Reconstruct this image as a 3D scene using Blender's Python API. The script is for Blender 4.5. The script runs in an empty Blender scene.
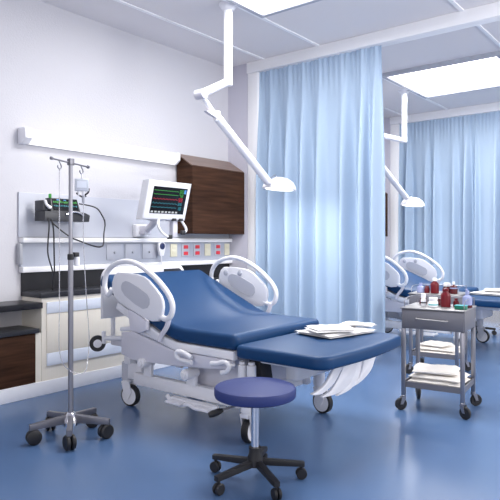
import bpy, bmesh, math, random
from mathutils import Vector, Matrix, noise
random.seed(7)
C = bpy.context.scene.collection
PI = math.pi
ZC = 3.458          # ceiling height
YW = 4.74           # head wall
YF = 4.43           # front of the low units under the head wall
XC = 5.507          # plane of the first curtain
P = 3.98            # bay pitch
XC2 = XC + P

# ------------------------------------------------------------------ materials
def mat(name, col, rough=0.5, metal=0.0, spec=0.5, emit=None, es=0.0, bump=None, noise_col=None, coat=0.0, alpha=None, trans=0.0):
    m = bpy.data.materials.new(name); m.use_nodes = True
    nt = m.node_tree; b = nt.nodes['Principled BSDF']
    b.inputs['Base Color'].default_value = (*col, 1)
    b.inputs['Roughness'].default_value = rough
    b.inputs['Metallic'].default_value = metal
    b.inputs['Specular IOR Level'].default_value = spec
    b.inputs['Coat Weight'].default_value = coat
    if trans: b.inputs['Transmission Weight'].default_value = trans
    if emit:
        b.inputs['Emission Color'].default_value = (*emit, 1)
        b.inputs['Emission Strength'].default_value = es
    if noise_col or bump:
        tc = nt.nodes.new('ShaderNodeTexCoord')
    if noise_col:
        col2, scale, stretch = noise_col
        mp = nt.nodes.new('ShaderNodeMapping'); mp.inputs['Scale'].default_value = stretch
        nz = nt.nodes.new('ShaderNodeTexNoise'); nz.inputs['Scale'].default_value = scale; nz.inputs['Detail'].default_value = 5
        rp = nt.nodes.new('ShaderNodeValToRGB')
        rp.color_ramp.elements[0].position = 0.3; rp.color_ramp.elements[1].position = 0.72
        rp.color_ramp.elements[0].color = (*col, 1); rp.color_ramp.elements[1].color = (*col2, 1)
        nt.links.new(tc.outputs['Object'], mp.inputs[0]); nt.links.new(mp.outputs[0], nz.inputs['Vector'])
        nt.links.new(nz.outputs['Fac'], rp.inputs[0]); nt.links.new(rp.outputs[0], b.inputs['Base Color'])
    if bump:
        scale, strength, dist = bump
        nb = nt.nodes.new('ShaderNodeTexNoise'); nb.inputs['Scale'].default_value = scale; nb.inputs['Detail'].default_value = 4
        bp = nt.nodes.new('ShaderNodeBump'); bp.inputs['Strength'].default_value = strength; bp.inputs['Distance'].default_value = dist
        nt.links.new(tc.outputs['Object'], nb.inputs['Vector']); nt.links.new(nb.outputs['Fac'], bp.inputs['Height'])
        nt.links.new(bp.outputs[0], b.inputs['Normal'])
    return m

M = {}
M['wall'] = mat('stucco wall', (0.61, 0.605, 0.645), 0.85, bump=(70, 0.35, 0.006))
M['wallgrey'] = mat('lilac grey wall', (0.56, 0.55, 0.63), 0.8)
M['ceil'] = mat('ceiling', (0.76, 0.735, 0.75), 0.9, bump=(120, 0.15, 0.003))
M['trim'] = mat('white trim', (0.88, 0.88, 0.90), 0.45)
M['skirt'] = mat('skirting', (0.80, 0.81, 0.86), 0.4)
M['floor'] = mat('blue vinyl', (0.076, 0.141, 0.280), 0.27, spec=0.5, noise_col=((0.079, 0.146, 0.288), 1.2, (1, 1, 1)))
M['white'] = mat('white plastic', (0.84, 0.84, 0.88), 0.35)
M['offwhite'] = mat('lilac white plastic', (0.70, 0.69, 0.76), 0.4)
M['greyplas'] = mat('grey plastic', (0.42, 0.43, 0.49), 0.45)
M['lgrey'] = mat('light grey inset', (0.55, 0.56, 0.62), 0.5)
M['panel'] = mat('grey glossy panel', (0.52, 0.54, 0.61), 0.3)
M['rail'] = mat('service rail', (0.40, 0.425, 0.50), 0.4)
M['railcap'] = mat('rail cap', (0.40, 0.41, 0.45), 0.4)
M['black'] = mat('black laminate', (0.014, 0.014, 0.018), 0.35)
M['dark'] = mat('dark grey laminate', (0.028, 0.03, 0.038), 0.4)
M['rubber'] = mat('black rubber', (0.012, 0.012, 0.015), 0.5)
M['cream'] = mat('cream laminate', (0.80, 0.745, 0.65), 0.5, noise_col=((0.84, 0.795, 0.71), 9, (14, 1, 0.25)))
M['bluewhite'] = mat('blue white front', (0.78, 0.83, 0.93), 0.35)
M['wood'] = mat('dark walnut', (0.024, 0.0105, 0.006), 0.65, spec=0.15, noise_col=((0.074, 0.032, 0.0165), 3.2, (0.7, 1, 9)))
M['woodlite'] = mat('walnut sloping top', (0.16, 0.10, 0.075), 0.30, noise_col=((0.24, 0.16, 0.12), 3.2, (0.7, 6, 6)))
M['mattress'] = mat('blue vinyl cover', (0.002, 0.041, 0.132), 0.48, spec=0.35, bump=(40, 0.05, 0.002))
M['seat'] = mat('indigo vinyl', (0.027, 0.042, 0.165), 0.55, spec=0.35, bump=(60, 0.08, 0.002))
M['steel'] = mat('brushed steel', (0.30, 0.30, 0.335), 0.36, metal=0.85)
M['steeldark'] = mat('dark steel', (0.20, 0.20, 0.23), 0.38, metal=0.7)
M['chrome'] = mat('chrome', (0.75, 0.75, 0.78), 0.15, metal=1.0)
M['drawer'] = mat('grey steel sheet', (0.165, 0.165, 0.19), 0.45, metal=0.3)
M['tray'] = mat('pale steel tray', (0.30, 0.295, 0.30), 0.42, metal=0.4)
M['towel'] = mat('white cotton', (0.86, 0.85, 0.85), 0.95, bump=(220, 0.35, 0.003))
M['creamtowel'] = mat('cream cotton', (0.84, 0.80, 0.75), 0.95, bump=(220, 0.35, 0.003))
M['red'] = mat('red plastic', (0.13, 0.004, 0.011), 0.35, spec=0.3)
M['darkred'] = mat('dark red plastic', (0.075, 0.004, 0.008), 0.25)
M['teal'] = mat('teal label', (0.05, 0.42, 0.45), 0.4)
M['green'] = mat('green plastic', (0.006, 0.17, 0.10), 0.35)
M['lilac'] = mat('lilac translucent plastic', (0.42, 0.47, 0.75), 0.2, trans=0.35)
M['bag'] = mat('clear drip bag', (0.74, 0.78, 0.88), 0.25, trans=0.25)
M['tube'] = mat('clear tubing', (0.80, 0.80, 0.84), 0.15, trans=0.75)
M['ecream'] = mat('cream outlet', (0.70, 0.67, 0.52), 0.4)
M['ered'] = mat('red outlet', (0.70, 0.04, 0.06), 0.4)
M['egrey'] = mat('grey outlet', (0.45, 0.47, 0.54), 0.4)
M['navy'] = mat('navy display', (0.02, 0.03, 0.10), 0.3)
M['screen'] = mat('monitor glass', (0.004, 0.005, 0.007), 0.18)
def em(name, col, s): M[name] = mat(name, (0.0, 0.0, 0.0), 0.5, emit=col, es=s)
em('egreen', (0.05, 0.50, 0.06), 0.6); em('eredline', (0.60, 0.02, 0.05), 0.7); em('ecyan', (0.03, 0.32, 0.42), 0.6)
em('ewhite', (0.8, 0.85, 0.9), 0.7); em('eblue', (0.1, 0.4, 0.9), 0.8)
em('tubeglow', (1.0, 0.99, 1.0), 1.25)
em('panelglow', (1.0, 0.99, 1.0), 5.0)
em('lampglow', (1.0, 0.99, 0.97), 3.0)

# curtain: diffuse + translucent weave
def curtain_mat():
    m = bpy.data.materials.new('pale blue curtain cloth'); m.use_nodes = True
    nt = m.node_tree; nt.nodes.clear()
    out = nt.nodes.new('ShaderNodeOutputMaterial'); mx = nt.nodes.new('ShaderNodeMixShader'); mx.inputs[0].default_value = 0.10
    d = nt.nodes.new('ShaderNodeBsdfDiffuse'); d.inputs[0].default_value = (0.40, 0.51, 0.65, 1)
    t = nt.nodes.new('ShaderNodeBsdfTranslucent'); t.inputs[0].default_value = (0.50, 0.63, 0.78, 1)
    tc = nt.nodes.new('ShaderNodeTexCoord'); nz = nt.nodes.new('ShaderNodeTexNoise'); nz.inputs['Scale'].default_value = 350
    bp = nt.nodes.new('ShaderNodeBump'); bp.inputs['Strength'].default_value = 0.1; bp.inputs['Distance'].default_value = 0.002
    nt.links.new(tc.outputs['Object'], nz.inputs['Vector']); nt.links.new(nz.outputs['Fac'], bp.inputs['Height']); nt.links.new(bp.outputs[0], d.inputs['Normal'])
    nt.links.new(d.outputs[0], mx.inputs[1]); nt.links.new(t.outputs[0], mx.inputs[2]); nt.links.new(mx.outputs[0], out.inputs[0])
    return m
M['curtain'] = curtain_mat()

# ------------------------------------------------------------------ mesh builder
class MB:
    def __init__(s, o=(0, 0, 0)):
        s.bm = bmesh.new(); s.o = Vector(o); s.mats = []
    def mi(s, m):
        if m is None: return 0
        if m not in s.mats: s.mats.append(m)
        return s.mats.index(m)
    def _mark(s, faces, m):
        i = s.mi(m)
        for f in faces: f.material_index = i
    def box(s, lo, hi, m=None, bev=0.0, seg=2, rot=None):
        lo = Vector(lo); hi = Vector(hi); c = (lo + hi) / 2; h = (hi - lo) / 2
        vs = []
        for x in (-1, 1):
            for y in (-1, 1):
                for z in (-1, 1):
                    v = Vector((x * h.x, y * h.y, z * h.z))
                    if rot is not None: v = rot @ v
                    vs.append(s.bm.verts.new(c + v))
        fs = [s.bm.faces.new([vs[i] for i in q]) for q in ((0, 1, 3, 2), (4, 6, 7, 5), (0, 4, 5, 1), (2, 3, 7, 6), (0, 2, 6, 4), (1, 5, 7, 3))]
        if bev:
            es = list({e for f in fs for e in f.edges})
            r = bmesh.ops.bevel(s.bm, geom=es, offset=bev, segments=seg, profile=0.5, affect='EDGES', clamp_overlap=True)
            fs = list({f for f in fs if f.is_valid} | {f for f in r['faces'] if f.is_valid})
        s._mark(fs, m); return s
    def prism(s, pts, vec, m=None, bev=0.0, seg=2):
        vec = Vector(vec)
        a = [s.bm.verts.new(Vector(p)) for p in pts]; b = [s.bm.verts.new(Vector(p) + vec) for p in pts]
        n = len(pts); fs = [s.bm.faces.new(a), s.bm.faces.new(b[::-1])]
        for i in range(n): fs.append(s.bm.faces.new((a[i], b[i], b[(i + 1) % n], a[(i + 1) % n])))
        bmesh.ops.recalc_face_normals(s.bm, faces=fs)
        if bev:
            es = list(set(fs[0].edges) | set(fs[1].edges))
            r = bmesh.ops.bevel(s.bm, geom=es, offset=bev, segments=seg, profile=0.5, affect='EDGES', clamp_overlap=True)
            fs = list({f for f in fs if f.is_valid} | {f for f in r['faces'] if f.is_valid})
        s._mark(fs, m); return s
    def loft(s, rings, m=None, cap=True, closed=False):
        R = [[s.bm.verts.new(Vector(p)) for p in r] for r in rings]
        fs = []; n = len(R[0]); k = len(R)
        for i in range(k if closed else k - 1):
            A = R[i]; B = R[(i + 1) % k]
            for j in range(n):
                fs.append(s.bm.faces.new((A[j], A[(j + 1) % n], B[(j + 1) % n], B[j])))
        if cap and not closed:
            fs.append(s.bm.faces.new(R[0][::-1])); fs.append(s.bm.faces.new(R[-1]))
        bmesh.ops.recalc_face_normals(s.bm, faces=fs)
        s._mark(fs, m); return s
    def tube(s, pts, r, m=None, seg=10, smooth=0, closed=False, flat=None):
        pts = [Vector(p) for p in pts]
        if smooth: pts = catmull(pts, smooth, closed)
        n = len(pts); T = []
        for i in range(n):
            if closed: t = pts[(i + 1) % n] - pts[i - 1]
            else: t = pts[min(i + 1, n - 1)] - pts[max(i - 1, 0)]
            T.append(t.normalized())
        up = Vector((0, 0, 1)) if abs(T[0].z) < 0.9 else Vector((1, 0, 0))
        nrm = (up - T[0] * up.dot(T[0])).normalized(); rings = []
        for i in range(n):
            nrm = (nrm - T[i] * nrm.dot(T[i])).normalized(); bn = T[i].cross(nrm)
            rr = r[i * len(r) // n] if isinstance(r, (list, tuple)) else r
            rings.append([pts[i] + (nrm * math.cos(2 * PI * j / seg) + bn * math.sin(2 * PI * j / seg)) * rr for j in range(seg)])
        return s.loft(rings, m, cap=True, closed=closed)
    def cyl(s, p0, p1, r0, r1=None, m=None, seg=20):
        r1 = r0 if r1 is None else r1
        p0 = Vector(p0); p1 = Vector(p1); t = (p1 - p0).normalized()
        up = Vector((0, 0, 1)) if abs(t.z) < 0.9 else Vector((1, 0, 0))
        a = (up - t * up.dot(t)).normalized(); b = t.cross(a)
        ring = lambda p, r: [p + (a * math.cos(2 * PI * j / seg) + b * math.sin(2 * PI * j / seg)) * r for j in range(seg)]
        e = min(0.004, r0 * 0.2, r1 * 0.2, (p1 - p0).length * 0.3)
        return s.loft([ring(p0, r0 - e), ring(p0 + t * e, r0), ring(p1 - t * e, r1), ring(p1, r1 - e)], m)
    def lathe(s, prof, c=(0, 0, 0), axis=(0, 0, 1), m=None, seg=24):
        t = Vector(axis).normalized(); up = Vector((0, 0, 1)) if abs(t.z) < 0.9 else Vector((1, 0, 0))
        a = (up - t * up.dot(t)).normalized(); b = t.cross(a); c = Vector(c)
        rings = [[c + t * z + (a * math.cos(2 * PI * j / seg) + b * math.sin(2 * PI * j / seg)) * max(r, 0.0004) for j in range(seg)] for r, z in prof]
        return s.loft(rings, m)
    def build(s, name, m=None, parent=None, smooth=35):
        if m is not None and not s.mats: s.mats = [m]
        elif m is not None: pass
        bmesh.ops.translate(s.bm, verts=s.bm.verts, vec=-s.o)
        bmesh.ops.remove_doubles(s.bm, verts=s.bm.verts, dist=1e-6)
        me = bpy.data.meshes.new(name); s.bm.to_mesh(me); s.bm.free()
        for x in s.mats: me.materials.append(x)
        if smooth:
            for p in me.polygons: p.use_smooth = True
            me.set_sharp_from_angle(angle=math.radians(smooth))
        o = bpy.data.objects.new(name, me); C.objects.link(o)
        if parent is not None: o.parent = parent
        else: o.location = s.o
        return o

def catmull(pts, k, closed=False):
    out = []; n = len(pts)
    for i in range(n if closed else n - 1):
        g = (lambda j: pts[j % n]) if closed else (lambda j: pts[max(0, min(n - 1, j))])
        p0, p1, p2, p3 = g(i - 1), g(i), g(i + 1), g(i + 2)
        for q in range(k):
            t = q / k
            out.append(0.5 * ((2 * p1) + (p2 - p0) * t + (2 * p0 - 5 * p1 + 4 * p2 - p3) * t * t + (3 * p1 - p0 - 3 * p2 + p3) * t ** 3))
    if not closed: out.append(pts[-1])
    return out

def tag(o, label=None, cat=None, group=None, kind=None):
    if label: o['label'] = label
    if cat: o['category'] = cat
    if group: o['group'] = group
    if kind: o['kind'] = kind
    return o
def thing(name, loc, label, cat, group=None):
    o = bpy.data.objects.new(name, None); o.empty_display_size = 0.1; o.location = loc; C.objects.link(o)
    return tag(o, label, cat, group)
def structure(o): o['kind'] = 'structure'; return o
def kids(o): return [c for c in C.objects if c.parent == o]
def copy_tree(o, parent=None):
    c = o.copy(); C.objects.link(c)
    if parent is not None: c.parent = parent
    for k in kids(o): copy_tree(k, c)
    return c
def dup(root, d, label, group=None):
    c = copy_tree(root); c.location = Vector(root.location) + Vector(d); c['label'] = label
    if group: c['group'] = group
    return c

# ------------------------------------------------------------------ camera
F = 582.0
cam = bpy.data.cameras.new('camera'); co = bpy.data.objects.new('camera', cam); C.objects.link(co)
cam.sensor_width = 36; cam.lens = 36 * F / 500; cam.shift_y = -9 / 500; cam.clip_start = 0.05
vx, vy = math.sin(math.atan(730 / 582)), math.cos(math.atan(730 / 582))
co.location = (0, 0, 1.3); co.rotation_euler = (PI / 2, 0, -math.atan2(vx, vy))
bpy.context.scene.camera = co

# ------------------------------------------------------------------ room shell
XL, XR, YN = -2.2, 12.6, -1.6
structure(MB().box((XL, YN, -0.1), (XR, YW + 0.2, 0)).build('floor', M['floor']))
structure(MB().box((XL, YN, ZC), (XR, YW + 0.2, ZC + 0.1)).build('ceiling', M['ceil']))
structure(MB().box((XL, YW, 0), (XR, YW + 0.15, ZC)).build('wall_back', M['wall']))
structure(MB().box((XL - 0.15, YN, 0), (XL, YW + 0.15, ZC)).build('wall_left_light_block', M['wall']))  # unseen wall, added to block world light from the left
# partition piers between the bays
for i, x in enumerate((XC, XC2)):
    structure(MB().box((x, 4.43, 0), (x + 0.14, YW, ZC)).build('wall_partition' if i == 0 else 'wall_partition.001', M['wallgrey']))
n = 0
for x in (XC, XC2):
    # post and beam that carry a curtain
    b = MB(); b.box((x, 4.275, 0), (x + 0.10, 4.428, ZC - 0.131), bev=0.006); b.box((x - 0.02, 0.6, ZC - 0.13), (x + 0.12, 4.43, ZC), bev=0.006)
    n += 1; structure(b.build('trim_%d' % n, M['trim']))
for x0, x1 in ((XL, XC - 0.02), (XC + 0.12, XC2 - 0.02)):
    for y in (4.17, 3.41, 1.84, 1.08):
        n += 1; structure(MB().box((x0, y - 0.018, ZC - 0.012), (x1, y + 0.018, ZC - 0.001)).build('trim_%d' % n, M['trim']))
# skirting plinths
structure(MB().box((XL, YF - 0.012, 0), (XC - 0.002, YF + 0.25, 0.115), bev=0.004).build('baseboard_back', M['skirt']))
structure(MB().box((XC + 0.142, YF - 0.012, 0), (XC2 - 0.002, YF + 0.25, 0.115), bev=0.004).build('baseboard_back.001', M['skirt']))

# ------------------------------------------------------------------ ceiling lights
def ceiling_light(dx, label):
    o = (7.64 + dx, 2.60, ZC); t = thing('ceiling_light', o, label, 'ceiling light', 'ceiling light panels')
    x0, x1, y0, y1 = 6.92 + dx, 8.36 + dx, 1.90, 3.345; w = 0.045; z0 = ZC - 0.05; z1 = ZC - 0.0005
    f = MB(o)
    f.box((x0, y0, z0), (x0 + w, y1, z1)); f.box((x1 - w, y0, z0), (x1, y1, z1)); f.box((x0 + w, y0, z0), (x1 - w, y0 + w, z1)); f.box((x0 + w, y1 - w, z0), (x1 - w, y1, z1))
    f.build('frame', M['greyplas'], t)
    MB(o).box((x0 + w, y0 + w, ZC - 0.03), (x1 - w, y1 - w, ZC - 0.0005)).build('diffuser', M['panelglow'], t)
    return t
ceiling_light(0, 'large square glowing ceiling light panel beyond the first curtain, above the far bed')
ceiling_light(-P, 'square glowing ceiling light panel above the nearer bed')

# ------------------------------------------------------------------ head wall fittings
def headwall(dx, first):
    where = 'behind the nearer bed' if first else 'behind the far bed'
    def T(name, loc, label, cat, group=None): return thing(name, (loc[0] + dx, loc[1], loc[2]), label, cat, group)
    def B(t): return MB(t.location)
    X = lambda x: x + dx
    xl = 2.74 if first else 1.68     # far bay runs on to its own partition
    xr = XC - 0.003
    # splash panel strip
    t = tag(MB((X(2.70), YW, 1.335)).box((X(xl - 0.04), YW - 0.02, 1.335), (X(xr), YW - 0.001, 1.727), bev=0.004).build('wall_panel', M['panel']),
            'long plain grey panel strip on the wall ' + ('above the white service rail ' if first else '') + where, 'wall panel', 'grey wall panels')
    # white ledges + service rail
    t = T('service_rail', (4.1, YW, 1.05), 'horizontal grey medical service rail between two white ledges ' + where, 'service rail', 'service rails')
    B(t).box((X(xl - 0.03), YW - 0.032, 1.075), (X(xr), YW - 0.001, 1.285)).build('backplate', M['rail'], t)
    B(t).box((X(xl - 0.03), YW - 0.075, 1.285), (X(xr), YW - 0.001, 1.330), bev=0.006).build('ledge', M['trim'], t)
    B(t).box((X(xl - 0.03), YW - 0.075, 1.025), (X(xr), YW - 0.001, 1.0745), bev=0.006).build('ledge', M['trim'], t)
    b = B(t); b.box((X(xl - 0.055), YW - 0.06, 1.095), (X(xl - 0.02), YW - 0.001, 1.28), bev=0.012, seg=3); b.build('end_cap', M['railcap'], t)
    # low bedhead unit: body, counter, splashback, fronts
    t = T('bedhead_cabinet', (4.1, YF, 0.116), 'long cream low cabinet with black counter and pale blue fronts ' + where, 'cabinet', 'low bedhead cabinets')
    B(t).box((X(xl), YF, 0.116), (X(xr), YW - 0.001, 0.817)).build('carcass', M['cream'], t)
    B(t).box((X(xl - 0.012), YF - 0.012, 0.818), (X(xr), YW - 0.024, 0.862), bev=0.004).build('counter', M['dark'], t)
    B(t).box((X(xl - 0.01), YW - 0.022, 0.818), (X(xr), YW - 0.001, 1.022)).build('splashback', M['black'], t)
    nb = 3; w = (xr - xl - 0.04) / nb
    for i in range(nb):
        x0 = xl + 0.045 + i * w
        B(t).box((X(x0), YF - 0.014, 0.683), (X(x0 + w - 0.008), YF - 0.0005, 0.779), bev=0.003).build('drawer_front', M['bluewhite'], t)
        B(t).box((X(x0), YF - 0.014, 0.240), (X(x0 + w - 0.008), YF - 0.0005, 0.345), bev=0.003).build('kick_panel', M['bluewhite'], t)
        B(t).box((X(x0), YF - 0.008, 0.350), (X(x0 + w - 0.008), YF - 0.0005, 0.678), bev=0.002).build('door', M['cream'], t)
    # walnut wall cabinet with sloping top
    t = T('wall_cabinet', (5.05, YW, 1.355), 'dark walnut wall cabinet with sloping top ' + ('above the rail, right of the monitor' if first else 'glimpsed past the curtain edge in the far bay'), 'cabinet', 'walnut wall cabinets')
    x0, x1, yf = 4.60, XC - 0.003, 4.475
    z0, zf, zb = 1.383, 2.128, 2.272
    b = B(t)
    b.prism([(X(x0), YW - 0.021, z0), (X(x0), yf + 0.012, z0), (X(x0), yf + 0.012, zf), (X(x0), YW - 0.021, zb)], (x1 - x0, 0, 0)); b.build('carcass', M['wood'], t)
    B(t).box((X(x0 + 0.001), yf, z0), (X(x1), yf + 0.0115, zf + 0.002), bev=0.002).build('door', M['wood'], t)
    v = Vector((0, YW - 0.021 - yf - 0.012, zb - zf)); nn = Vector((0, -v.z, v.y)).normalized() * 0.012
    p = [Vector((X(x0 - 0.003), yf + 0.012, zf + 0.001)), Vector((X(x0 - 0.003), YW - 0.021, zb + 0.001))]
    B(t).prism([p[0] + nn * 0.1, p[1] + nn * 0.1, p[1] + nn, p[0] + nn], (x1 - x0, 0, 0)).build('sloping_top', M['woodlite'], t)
headwall(0, True); headwall(P, False)

# outlets on the first rail
def outlet(x, w, kind, label, group):
    o = (x, YW - 0.032, 1.13); t = thing('wall_outlet', o, label, 'outlet', group)
    y = YW - 0.0325
    if kind == 'gas':
        MB(o).box((x - w / 2, y - 0.010, 1.112), (x + w / 2, y, 1.268), bev=0.004).build('faceplate', M['egrey'], t)
        MB(o).cyl((x - 0.005, y - 0.026, 1.185), (x - 0.005, y - 0.0105, 1.185), 0.013, m=M['greyplas'], seg=14).build('nozzle', M['greyplas'], t)
    elif kind == 'cream':
        MB(o).box((x - w / 2, y - 0.012, 1.125), (x + w / 2, y, 1.268), bev=0.004).build('faceplate', M['ecream'], t)
        for z in (1.155, 1.215): MB(o).box((x - 0.03, y - 0.016, z), (x + 0.03, y - 0.0122, z + 0.04), bev=0.002).build('socket', M['ecream'], t)
    else:
        MB(o).box((x - w / 2, y - 0.010, 1.125), (x + w / 2, y, 1.268), bev=0.004).build('faceplate', M['egrey'], t)
        for z in (1.140, 1.212): MB(o).box((x - 0.035, y - 0.016, z), (x + 0.035, y - 0.0102, z + 0.040), bev=0.003).build('socket', M['ered'], t)
outlet(3.72, 0.20, 'gas', 'grey gas outlet on the rail, leftmost of the three grey ones', 'grey gas outlets')
outlet(3.95, 0.20, 'gas', 'grey gas outlet on the rail, middle of the three grey ones', 'grey gas outlets')
outlet(4.18, 0.20, 'gas', 'grey gas outlet on the rail, just left of the hanging handset', 'grey gas outlets')
outlet(4.535, 0.10, 'cream', 'cream socket plate on the rail, just right of the hanging handset', 'cream socket plates')
outlet(4.72, 0.12, 'red', 'plate with two red sockets, leftmost of the red ones on the rail', 'red socket plates')
outlet(4.91, 0.12, 'red', 'plate with two red sockets, middle of the red ones on the rail', 'red socket plates')
outlet(5.09, 0.10, 'cream', 'cream socket plate between two plates with red sockets', 'cream socket plates')
outlet(5.27, 0.12, 'red', 'plate with two red sockets, rightmost of the red ones on the rail', 'red socket plates')
outlet(5.44, 0.09, 'cream', 'cream socket plate at the right end of the rail, beside the partition', 'cream socket plates')

# hanging handset
o = (4.34, YW - 0.075, 1.10); t = thing('handset', o, 'white nurse call handset with navy display hanging on the rail', 'handset')
y = YW - 0.082
MB(o).prism([(4.245, y, 1.262), (4.262, y, 1.284), (4.328, y, 1.284), (4.345, y, 1.262), (4.343, y, 1.215), (4.322, y, 1.14), (4.268, y, 1.14), (4.247, y, 1.215)], (0, -0.03, 0), bev=0.006).build('body', M['white'], t)
MB(o).lathe([(0.036, 0), (0.036, 0.004), (0.031, 0.006)], (4.295, y - 0.0305, 1.245), (0, -1, 0)).build('display', M['navy'], t)
MB(o).tube([(4.295, y - 0.015, 1.141), (4.295, y - 0.02, 1.05), (4.298, y - 0.03, 0.95), (4.31, y - 0.05, 0.870)], 0.007, smooth=6).build('cord', M['white'], t)

# tube light on the wall
o = (3.62, YW, 2.20); t = thing('wall_light', o, 'long white glowing tube light fixed on the wall above the grey panel', 'wall light')
x0, x1 = 2.70, 4.555; yb = YW - 0.001
b = MB(o)
prof = lambda x: [(x, yb, 2.145), (x, yb, 2.285), (x, yb - 0.10, 2.285), (x, yb - 0.125, 2.26), (x, yb - 0.125, 2.19), (x, yb - 0.07, 2.145)]
b.prism(prof(x0), (0.07, 0, 0), bev=0.004); b.build('end_cap', M['white'], t)
b = MB(o); b.prism(prof(x1 - 0.03), (0.03, 0, 0), bev=0.004); b.build('end_cap', M['white'], t)
b = MB(o); b.box((x0 + 0.0705, yb - 0.06, 2.256), (x1 - 0.0305, yb, 2.283), bev=0.003); b.box((x0 + 0.0705, yb - 0.02, 2.15), (x1 - 0.0305, yb, 2.2555)); b.build('housing', M['offwhite'], t)
b = MB(o); b.prism([(x0 + 0.0705, yb - 0.021, 2.150), (x0 + 0.0705, yb - 0.021, 2.255), (x0 + 0.0705, yb - 0.105, 2.255), (x0 + 0.0705, yb - 0.122, 2.235), (x0 + 0.0705, yb - 0.122, 2.19), (x0 + 0.0705, yb - 0.07, 2.150)], (x1 - x0 - 0.101, 0, 0)); b.build('diffuser', M['tubeglow'], t)

# desk slab and low cabinet at the left
tag(MB((2.2, YF, 0.74)).box((0.6, 4.405, 0.734), (2.737, YW - 0.001, 0.784), bev=0.004).build('desk_top', M['black']), 'black wall-hung desk slab at the left end of the cream cabinet', 'desk')
o = (2.1, YF, 0.116); t = thing('low_cabinet', o, 'low dark walnut cabinet with black top under the desk slab', 'cabinet')
MB(o).box((0.6, YF + 0.02, 0.116), (2.684, YW - 0.001, 0.530)).build('carcass', M['wood'], t)
MB(o).box((0.6, YF - 0.01, 0.531), (2.715, YW - 0.001, 0.566), bev=0.003).build('top', M['dark'], t)
MB(o).box((1.66, YF, 0.118), (2.684, YF + 0.0195, 0.528), bev=0.002).build('door', M['wood'], t)
MB(o).box((0.62, YF, 0.118), (1.65, YF + 0.0195, 0.528), bev=0.002).build('door', M['wood'], t)
structure(MB().box((2.686, YF + 0.003, 0.116), (2.7385, YW - 0.002, 0.528)).build('trim_30', M['cream']))

# ------------------------------------------------------------------ wall mounted dark device with cables
o = (3.05, YW - 0.02, 1.47); t = thing('infusion_monitor', o, 'dark device with green and blue traces on wall panel behind the drip stand', 'monitor')
MB(o).box((2.95, 4.665, 1.52), (3.15, YW - 0.0205, 1.64), bev=0.004).build('bracket', M['greyplas'], t)
b = MB(o); b.prism([(2.815, 4.50, 1.475), (3.27, 4.50, 1.475), (3.28, 4.50, 1.535), (3.22, 4.50, 1.560), (2.815, 4.50, 1.560)], (0, 0.164, 0), bev=0.006); b.build('base', M['dark'], t)
b = MB(o); b.box((2.805, 4.52, 1.5605), (2.855, 4.65, 1.655), bev=0.01); b.build('holder', M['dark'], t)
tag(MB(o).cyl((2.825, 4.515, 1.655), (2.835, 4.505, 1.61), 0.012, m=M['white'], seg=12).cyl((2.835, 4.505, 1.612), (2.868, 4.495, 1.585), 0.013, 0.016, m=M['white'], seg=12).build('probe', M['white'], t), 'white hand probe')
rx = Matrix.Rotation(math.radians(12), 3, 'X')
b = MB(o); b.prism([(2.89, 4.525, 1.5605), (3.195, 4.525, 1.5605), (3.18, 4.56, 1.68), (2.905, 4.56, 1.68)], (0, 0.085, 0), bev=0.006); scr = b.build('case', M['dark'], t)
b = MB(o)
fy = lambda z: 4.525 + 0.29 * (z - 1.5605) - 0.004
def quad(b, x0, x1, z0, z1, m, dy=0.0):
    b.prism([(x0, fy(z0) - dy, z0), (x1, fy(z0) - dy, z0), (x1, fy(z1) - dy, z1), (x0, fy(z1) - dy, z1)], (0, 0.002, 0), m)
quad(b, 2.915, 3.17, 1.572, 1.672, M['screen'])
for k in range(14):
    x = 2.922 + k * 0.0175
    quad(b, x, x + 0.013, 1.638 + random.uniform(-.004, .004), 1.650 + random.uniform(0, .010), M['egreen'], 0.003)
    quad(b, x, x + 0.012, 1.606 + random.uniform(-.003, .003), 1.616 + random.uniform(0, .006), M['ecyan'], 0.003)
for k in range(3): quad(b, 2.96 + k * 0.07, 2.985 + k * 0.07, 1.660, 1.669, M['eblue'], 0.003)
b.build('display', None, t)
MB(o).box((2.91, 4.57, 1.6805), (2.926, 4.60, 1.718), bev=0.004).build('indicator_light', M['egreen'], t)
MB(o).tube([(3.02, 4.495, 1.535), (3.08, 4.485, 1.560), (3.15, 4.485, 1.555), (3.20, 4.495, 1.53)], 0.010, m=M['chrome'], smooth=5).build('handle', M['chrome'], t)
tag(MB(o).tube([(2.845, 4.497, 1.50), (2.845, 4.485, 1.42), (2.83, 4.48, 1.2), (2.885, 4.49, 1.02), (2.89, 4.50, 0.872)], 0.0065, m=M['rubber'], smooth=6, seg=8).build('cable', M['rubber'], t), 'black cable hanging straight down')
tag(MB(o).tube([(2.875, 4.497, 1.49), (2.885, 4.48, 1.40), (2.89, 4.48, 1.25), (2.90, 4.49, 1.03), (2.893, 4.50, 0.91)], 0.0065, m=M['rubber'], smooth=6, seg=8).build('cable', M['rubber'], t), 'black cable hanging in a slack line')
tag(MB(o).tube([(2.875, 4.497, 1.48), (2.89, 4.47, 1.44), (2.99, 4.40, 1.34), (3.02, 4.25, 1.29), (2.98, 4.02, 1.255), (2.99, 3.95, 1.255), (3.14, 4.12, 1.28), (3.28, 4.3, 1.36), (3.40, 4.44, 1.46), (3.42, 4.5, 1.53), (3.34, 4.5, 1.61), (3.185, 4.535, 1.640)], 0.0065, m=M['rubber'], smooth=7, seg=8).build('cable', M['rubber'], t), 'black cable looping out to the right')

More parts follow.
